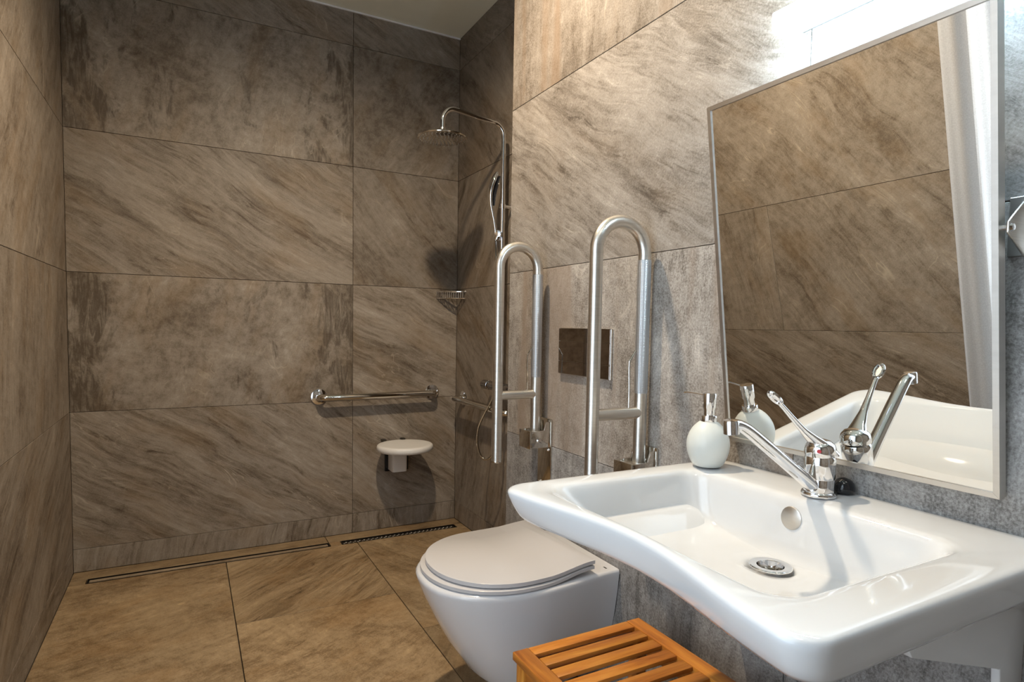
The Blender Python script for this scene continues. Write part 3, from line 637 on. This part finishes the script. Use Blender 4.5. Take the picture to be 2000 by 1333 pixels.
rail(-1.922, 1.694, 1.541, 'raised steel grab rail nearer the basin, in front of the flush plate', 1.372, 0.884, 0.665, 1.046)

# ------------------------------------------------------------------ shower bars
def bar(name, p0, p1, out, label):
    """horizontal grab bar: flange points p0, p1 on the wall, 'out' the normal"""
    p0, p1, out = Vector(p0), Vector(p1), Vector(out); t = thing(name, label, 'grab bar', p0, 'horizontal grab bars in the shower')
    d = (p1-p0).normalized(); o = 0.066
    pts = [p0+out*0.004]
    for i in range(9):
        a = PI/2*i/8; pts.append(p0+out*(o-0.03)+out*0.03*math.sin(a)+d*0.03*(1-math.cos(a)))
    e = []
    for i in range(9):
        a = PI/2*i/8; e.append(p1+out*(o-0.03)+out*0.03*math.sin(a)-d*0.03*(1-math.cos(a)))
    pts += e[::-1]+[p1+out*0.004]
    obj('bar', tube(B(), pts, 0.0162, 22), 'steel_polished', t)
    for q in (p0, p1):
        obj('flange', lathe(B(), [(0.040, 0.0003), (0.041, 0.003), (0.0395, 0.008), (0.030, 0.011), (0.018, 0.0125), (0.0001, 0.013)], q, out, 36, caps=False), 'chrome', t)
bar('grab_bar', (1.232, 0, 0.729), (1.838, 0, 0.733), (0, -1, 0), 'bronze-toned steel grab bar on the back wall above the shower seat')
bar('grab_bar', (XS, -0.115, 0.705), (XS, -0.72, 0.705), (-1, 0, 0), 'grab bar on the shower side wall below the mixer, partly hidden by a rail')

# shower seat
st = thing('shower_seat', 'round white fold-down shower seat on the back wall below the grab bar', 'seat', (1.64, 0, 0.32))
sx_, sy_ = 1.640, -0.148
rg = []
for k, (sc, z) in enumerate([(0.86, 0.447), (0.965, 0.450), (0.995, 0.460), (1.0, 0.468), (0.985, 0.477), (0.94, 0.482), (0.80, 0.4815), (0.4, 0.480)]):
    rg.append([(sx_+0.146*sc*math.cos(a)*(1), sy_+0.136*sc*math.sin(a), z) for a in [2*PI*i/56 for i in range(56)]])
b = B(); ring_faces(b, [[b.verts.new(p) for p in r] for r in rg]); obj('seat_top', b, 'plastic', st, angle=60)
b = prism(B(), [(1.592, -0.001), (1.592, -0.082), (1.600, -0.090), (1.664, -0.090), (1.672, -0.082), (1.690, -0.001)], 2, 0.322, 0.4465, 0.002); obj('bracket', b, 'plastic', st)
b = B(); bx(b, 1.574, 1.704, -0.010, -0.0003, 0.312, 0.440, 0.002, 1); obj('wall_plate', b, 'black', st, label='dark mounting plate')
for s in (-0.075, 0.03):
    b = B(); bx(b, sx_+s-0.012, sx_+s+0.012, -0.030, -0.0003, 0.476, 0.489, 0.003, 1); obj('hinge_bracket', b, 'dark_metal', st)

# corner soap basket
cb = thing('corner_basket', 'small chrome wire corner basket on the shower walls', 'shelf', (XS-0.05, -0.04, 1.255))
def arcpts(z, r=0.122, n=14):
    out = [(XS-r, -0.004, z)]
    for i in range(n+1):
        f = i/n; x = XS-r+(r-0.004)*f; y = -0.004-(r-0.004)*f; bul = 0.018*math.sin(PI*f); out.append((x-bul*0.7, y-bul*0.7, z))
    return out
b = tube(B(), arcpts(1.286)+[(XS-0.004, -0.004, 1.286), (XS-0.122, -0.004, 1.286)], 0.0048, 10); obj('top_rim', b, 'chrome', cb)
b = tube(B(), arcpts(1.250), 0.0030, 8); obj('bottom_wire', b, 'chrome', cb)
P1, P2 = arcpts(1.286), arcpts(1.250)
for i in range(1, 15, 1):
    obj('wire', tube(B(), [P1[i], P2[i]], 0.0026, 8), 'chrome', cb)
for i in range(2, 14, 2):
    obj('base_wire', tube(B(), [P2[i], (P2[i][0], -0.003, 1.250)], 0.0019, 8), 'chrome', cb)

# ------------------------------------------------------------------ shower column
PX, PY = 1.930, -0.650
sh = thing('shower_column', 'chrome shower column with a round rain head on the shower side wall', 'shower', (PX, PY, 0.80))
pts = [(PX, PY, 0.835), (PX, PY, 1.2), (PX, PY, 1.6), (PX, PY, 1.955)]
for i in range(1, 10): a = PI/2*i/9; pts.append((PX-0.055+0.055*math.cos(a), PY, 1.965+0.055*math.sin(a)*1.05))
pts += [(1.80, PY, 2.0295), (1.715, PY, 2.042)]
for i in range(1, 10): a = PI/2*i/9; pts.append((1.690-0.058*math.sin(a), PY, 1.985+0.060*math.cos(a)))
pts += [(1.632, PY, 1.965), (1.632, PY, 1.945)]
obj('riser_pipe', tube(B(), pts, 0.0105, 20), 'chrome', sh)
b = lathe(B(), [(0.012, 0.0), (0.0135, 0.004), (0.0125, 0.024), (0.0145, 0.026), (0.0135, 0.034)], (1.632, PY, 1.922), (0, 0, 1), 24); obj('swivel_joint', b, 'chrome', sh)
hd = lathe(B(), [(0.0001, -0.006), (0.100, -0.006), (0.107, -0.0035), (0.108, 0.0), (0.104, 0.0035), (0.03, 0.008), (0.012, 0.016), (0.0001, 0.016)], (1.632, PY, 1.914), (0, 0, 1), 56, caps=False); hd = obj('shower_head', hd, 'steel_polished', sh)
b = B()
for ri, nn_ in ((0.015, 6), (0.032, 12), (0.049, 18), (0.066, 24), (0.083, 30), (0.097, 34)):
    for i in range(nn_):
        a = 2*PI*i/nn_; lathe(b, [(0.0026, 0.0), (0.0016, -0.0035), (0.0001, -0.0038)], (1.632+ri*math.cos(a), PY+ri*math.sin(a), 1.908), (0, 0, 1), 6, caps=False)
o = obj('nozzles', b, 'alu', hd); o['kind'] = 'stuff'
b = tube(B(), smooth_path([(1.905, -0.632, 1.500), (1.903, -0.630, 1.545), (1.893, -0.628, 1.60), (1.880, -0.626, 1.66), (1.879, -0.626, 1.72), (1.892, -0.628, 1.77), (1.908, -0.632, 1.805)], 6), lerp_list([0.009, 0.011, 0.0115, 0.013, 0.017, 0.021, 0.014], 37), 18, lerp_list([0.009, 0.009, 0.009, 0.010, 0.012, 0.012, 0.008], 37), side=(0, 1, 0)); hs = obj('hand_shower', b, 'chrome', sh)
b = tube(B(), smooth_path([(1.8945, -0.628, 1.655), (1.8955, -0.629, 1.70), (1.906, -0.630, 1.75), (1.919, -0.634, 1.79)], 5), lerp_list([0.010, 0.019, 0.022, 0.012], 16), 16, lerp_list([0.004, 0.006, 0.006, 0.004], 16), side=(0, 1, 0)); obj('spray_face', b, 'black', hs, label='black spray face')
b = lathe(B(), [(0.010, -0.026), (0.0165, -0.022), (0.0175, 0.016), (0.013, 0.022)], (1.915, -0.640, 1.522), (0.2, -0.2, 1), 20); lathe(b, [(0.0001, 0.02), (0.014, 0.018), (0.015, -0.012)], (1.905, -0.665, 1.522), (-0.6, -0.8, 0), 18); obj('slider', b, 'chrome', sh)
b = lathe(B(), [(0.008, 0.0), (0.008, 0.046)], (PX+0.004, PY, 1.652), (1, 0, 0), 16); lathe(b, [(0.020, 0.046), (0.020, 0.0545)], (PX, PY, 1.652), (1, 0, 0), 24); lathe(b, [(0.0150, -0.010), (0.0150, 0.010)], (PX, PY, 1.652), (0, 0, 1), 20); obj('wall_bracket', b, 'chrome', sh)
b = lathe(B(), [(0.018, 0.0), (0.0225, 0.002), (0.0225, 0.060), (0.0205, 0.0615), (0.0205, 0.064), (0.0215, 0.066), (0.0215, 0.270), (0.0205, 0.272), (0.0225, 0.276), (0.0225, 0.335), (0.018, 0.337)], (PX, -0.482, 0.818), (0, -1, 0), 28); mx = obj('mixer_valve', b, 'smoked_chrome', sh)
b = B(); lathe(b, [(0.013, 0), (0.013, 0.056)], (PX-0.002, -0.56, 0.818), (1, 0, 0), 18); lathe(b, [(0.026, 0.046), (0.026, 0.0540)], (PX, -0.56, 0.818), (1, 0, 0), 24); lathe(b, [(0.013, 0), (0.013, 0.056)], (PX-0.002, -0.74, 0.818), (1, 0, 0), 18); lathe(b, [(0.026, 0.046), (0.026, 0.0540)], (PX, -0.74, 0.818), (1, 0, 0), 24); lathe(b, [(0.011, 0.0), (0.011, 0.03)], (PX, PY, 0.832), (0, 0, 1), 18); obj('wall_connector', b, 'chrome', mx)
b = lathe(B(), [(0.009, 0.0), (0.009, 0.018)], (PX, -0.600, 0.792), (0, 0, 1), 16)
tube(b, smooth_path([(PX, -0.600, 0.792), (1.912, -0.596, 0.74), (1.880, -0.590, 0.68), (1.850, -0.595, 0.62), (1.838, -0.610, 0.56), (1.842, -0.630, 0.508), (1.858, -0.655, 0.485), (1.878, -0.685, 0.51), (1.892, -0.698, 0.60), (1.899, -0.695, 0.80), (1.903, -0.680, 1.05), (1.906, -0.655, 1.30), (1.905, -0.636, 1.44), (1.905, -0.632, 1.502)], 8), 0.0058, 10)
obj('hose', b, 'steel_polished', sh)

# ------------------------------------------------------------------ slatted bench
BX0, BX1, BY1, BY0, BZ = 1.262, 1.612, -2.036, -2.600, 0.400
bn = thing('slatted_bench', 'small orange-brown wooden slatted bench on the floor under the basin', 'bench', ((BX0+BX1)/2, (BY0+BY1)/2, 0))
def wb(name, x0, x1, y0, y1, z0, z1, bev=0.002, rot=False):
    c = ((x0+x1)/2, (y0+y1)/2, (z0+z1)/2)
    b = B(); bx(b, x0, x1, y0, y1, z0, z1, bev, 2); 
    if rot:       # run the grain along the piece: build it turned, keep its local x as length
        bmesh.ops.rotate(b, verts=b.verts, cent=c, matrix=Matrix.Rotation(-PI/2, 3, 'Z'))
        o = obj(name, b, 'wood', bn, loc=c); o.rotation_euler[2] = PI/2
        return o
    return obj(name, b, 'wood', bn, loc=c)
RW = 0.038
wb('top_rail', BX0, BX0+RW, BY0, BY1, BZ-0.018, BZ, rot=True)
wb('top_rail', BX1-RW, BX1, BY0, BY1, BZ-0.018, BZ, rot=True)
pit = 0.047; first = None; ns_ = 12; ends = BY1
for i in range(ns_):
    y1 = BY1-i*pit; 
    if first is None: first = wb('slat', BX0+RW+0.0006, BX1-RW-0.0006, y1-0.031, y1, BZ-0.0106, BZ-0.0006)
    else:
        o = first.copy(); C.objects.link(o); o.location = first.location+Vector((0, -i*pit, 0))
for x0 in (BX0+0.006, BX1-0.036):
    for y0 in (BY0+0.008, BY1-0.038):
        b = B(); bx(b, x0, x0+0.030, y0, y0+0.030, 0.0, BZ-0.0185, 0.002, 2)
        bmesh.ops.rotate(b, verts=b.verts, cent=(x0+0.015, y0+0.015, 0), matrix=Matrix.Rotation(PI/2, 3, 'Y'))
        o = obj('leg', b, 'wood', bn, loc=(x0+0.015, y0+0.015, 0)); o.rotation_euler[1] = -PI/2
for x0 in (BX0+0.012, BX1-0.024):
    wb('side_rail', x0, x0+0.012, BY0+0.038, BY1-0.038, BZ-0.060, BZ-0.0190, rot=True)
    wb('side_rail', x0, x0+0.014, BY0+0.038, BY1-0.038, 0.115, 0.150, rot=True)
for y0 in (BY0+0.012, BY1-0.026):
    wb('end_rail', BX0+0.036, BX1-0.036, y0, y0+0.012, BZ-0.060, BZ-0.0190)
first = None
for i in range(10):
    y1 = BY1-0.044-i*0.048
    if first is None: first = wb('shelf_slat', BX0+0.014, BX1-0.014, y1-0.034, y1, 0.1505, 0.1625)
    else: o = first.copy(); C.objects.link(o); o.location = first.location+Vector((0, -i*0.048, 0))
tw = thing('folded_towel', 'pale folded towel on the lower shelf of the slatted bench', 'towel', (1.44, -2.36, 0.163))
for k in range(4):
    b = B(); bx(b, 1.335+0.003*k, 1.545-0.002*k, -2.50+0.004*k, -2.135-0.003*k, 0.1635+k*0.042, 0.2045+k*0.042, 0.016, 4); obj('fold', b, 'cloth', tw)

# ------------------------------------------------------------------ sheer curtain
b = B(); ny, nz_ = 220, 10; YA, YB = -1.985, -3.42
grid = []
for j in range(nz_+1):
    z = 0.03+(2.60-0.03)*j/nz_; row = []
    for i in range(ny+1):
        f = i/ny; y = YA+(YB-YA)*f
        fold = 0.020*math.sin(2*PI*f*13+0.5*math.sin(2*PI*f*3)+0.25*(1-z/2.6)) + 0.008*math.sin(2*PI*f*29+z)
        row.append((XL+0.045+fold*(0.6+0.4*(1-z/2.6)), y, z))
    grid.append(row)
G = [[b.verts.new(p) for p in r] for r in grid]
for j in range(nz_):
    for i in range(ny): b.faces.new((G[j][i], G[j][i+1], G[j+1][i+1], G[j+1][i]))
cu = obj('fabric', b, 'sheer', None)
cu.name = 'sheer_curtain'; tag(cu, 'sheer white curtain seen in the mirror beside the opposite stone wall', 'curtain')
cu['label'] = 'sheer white curtain seen in the mirror beside the opposite stone wall'
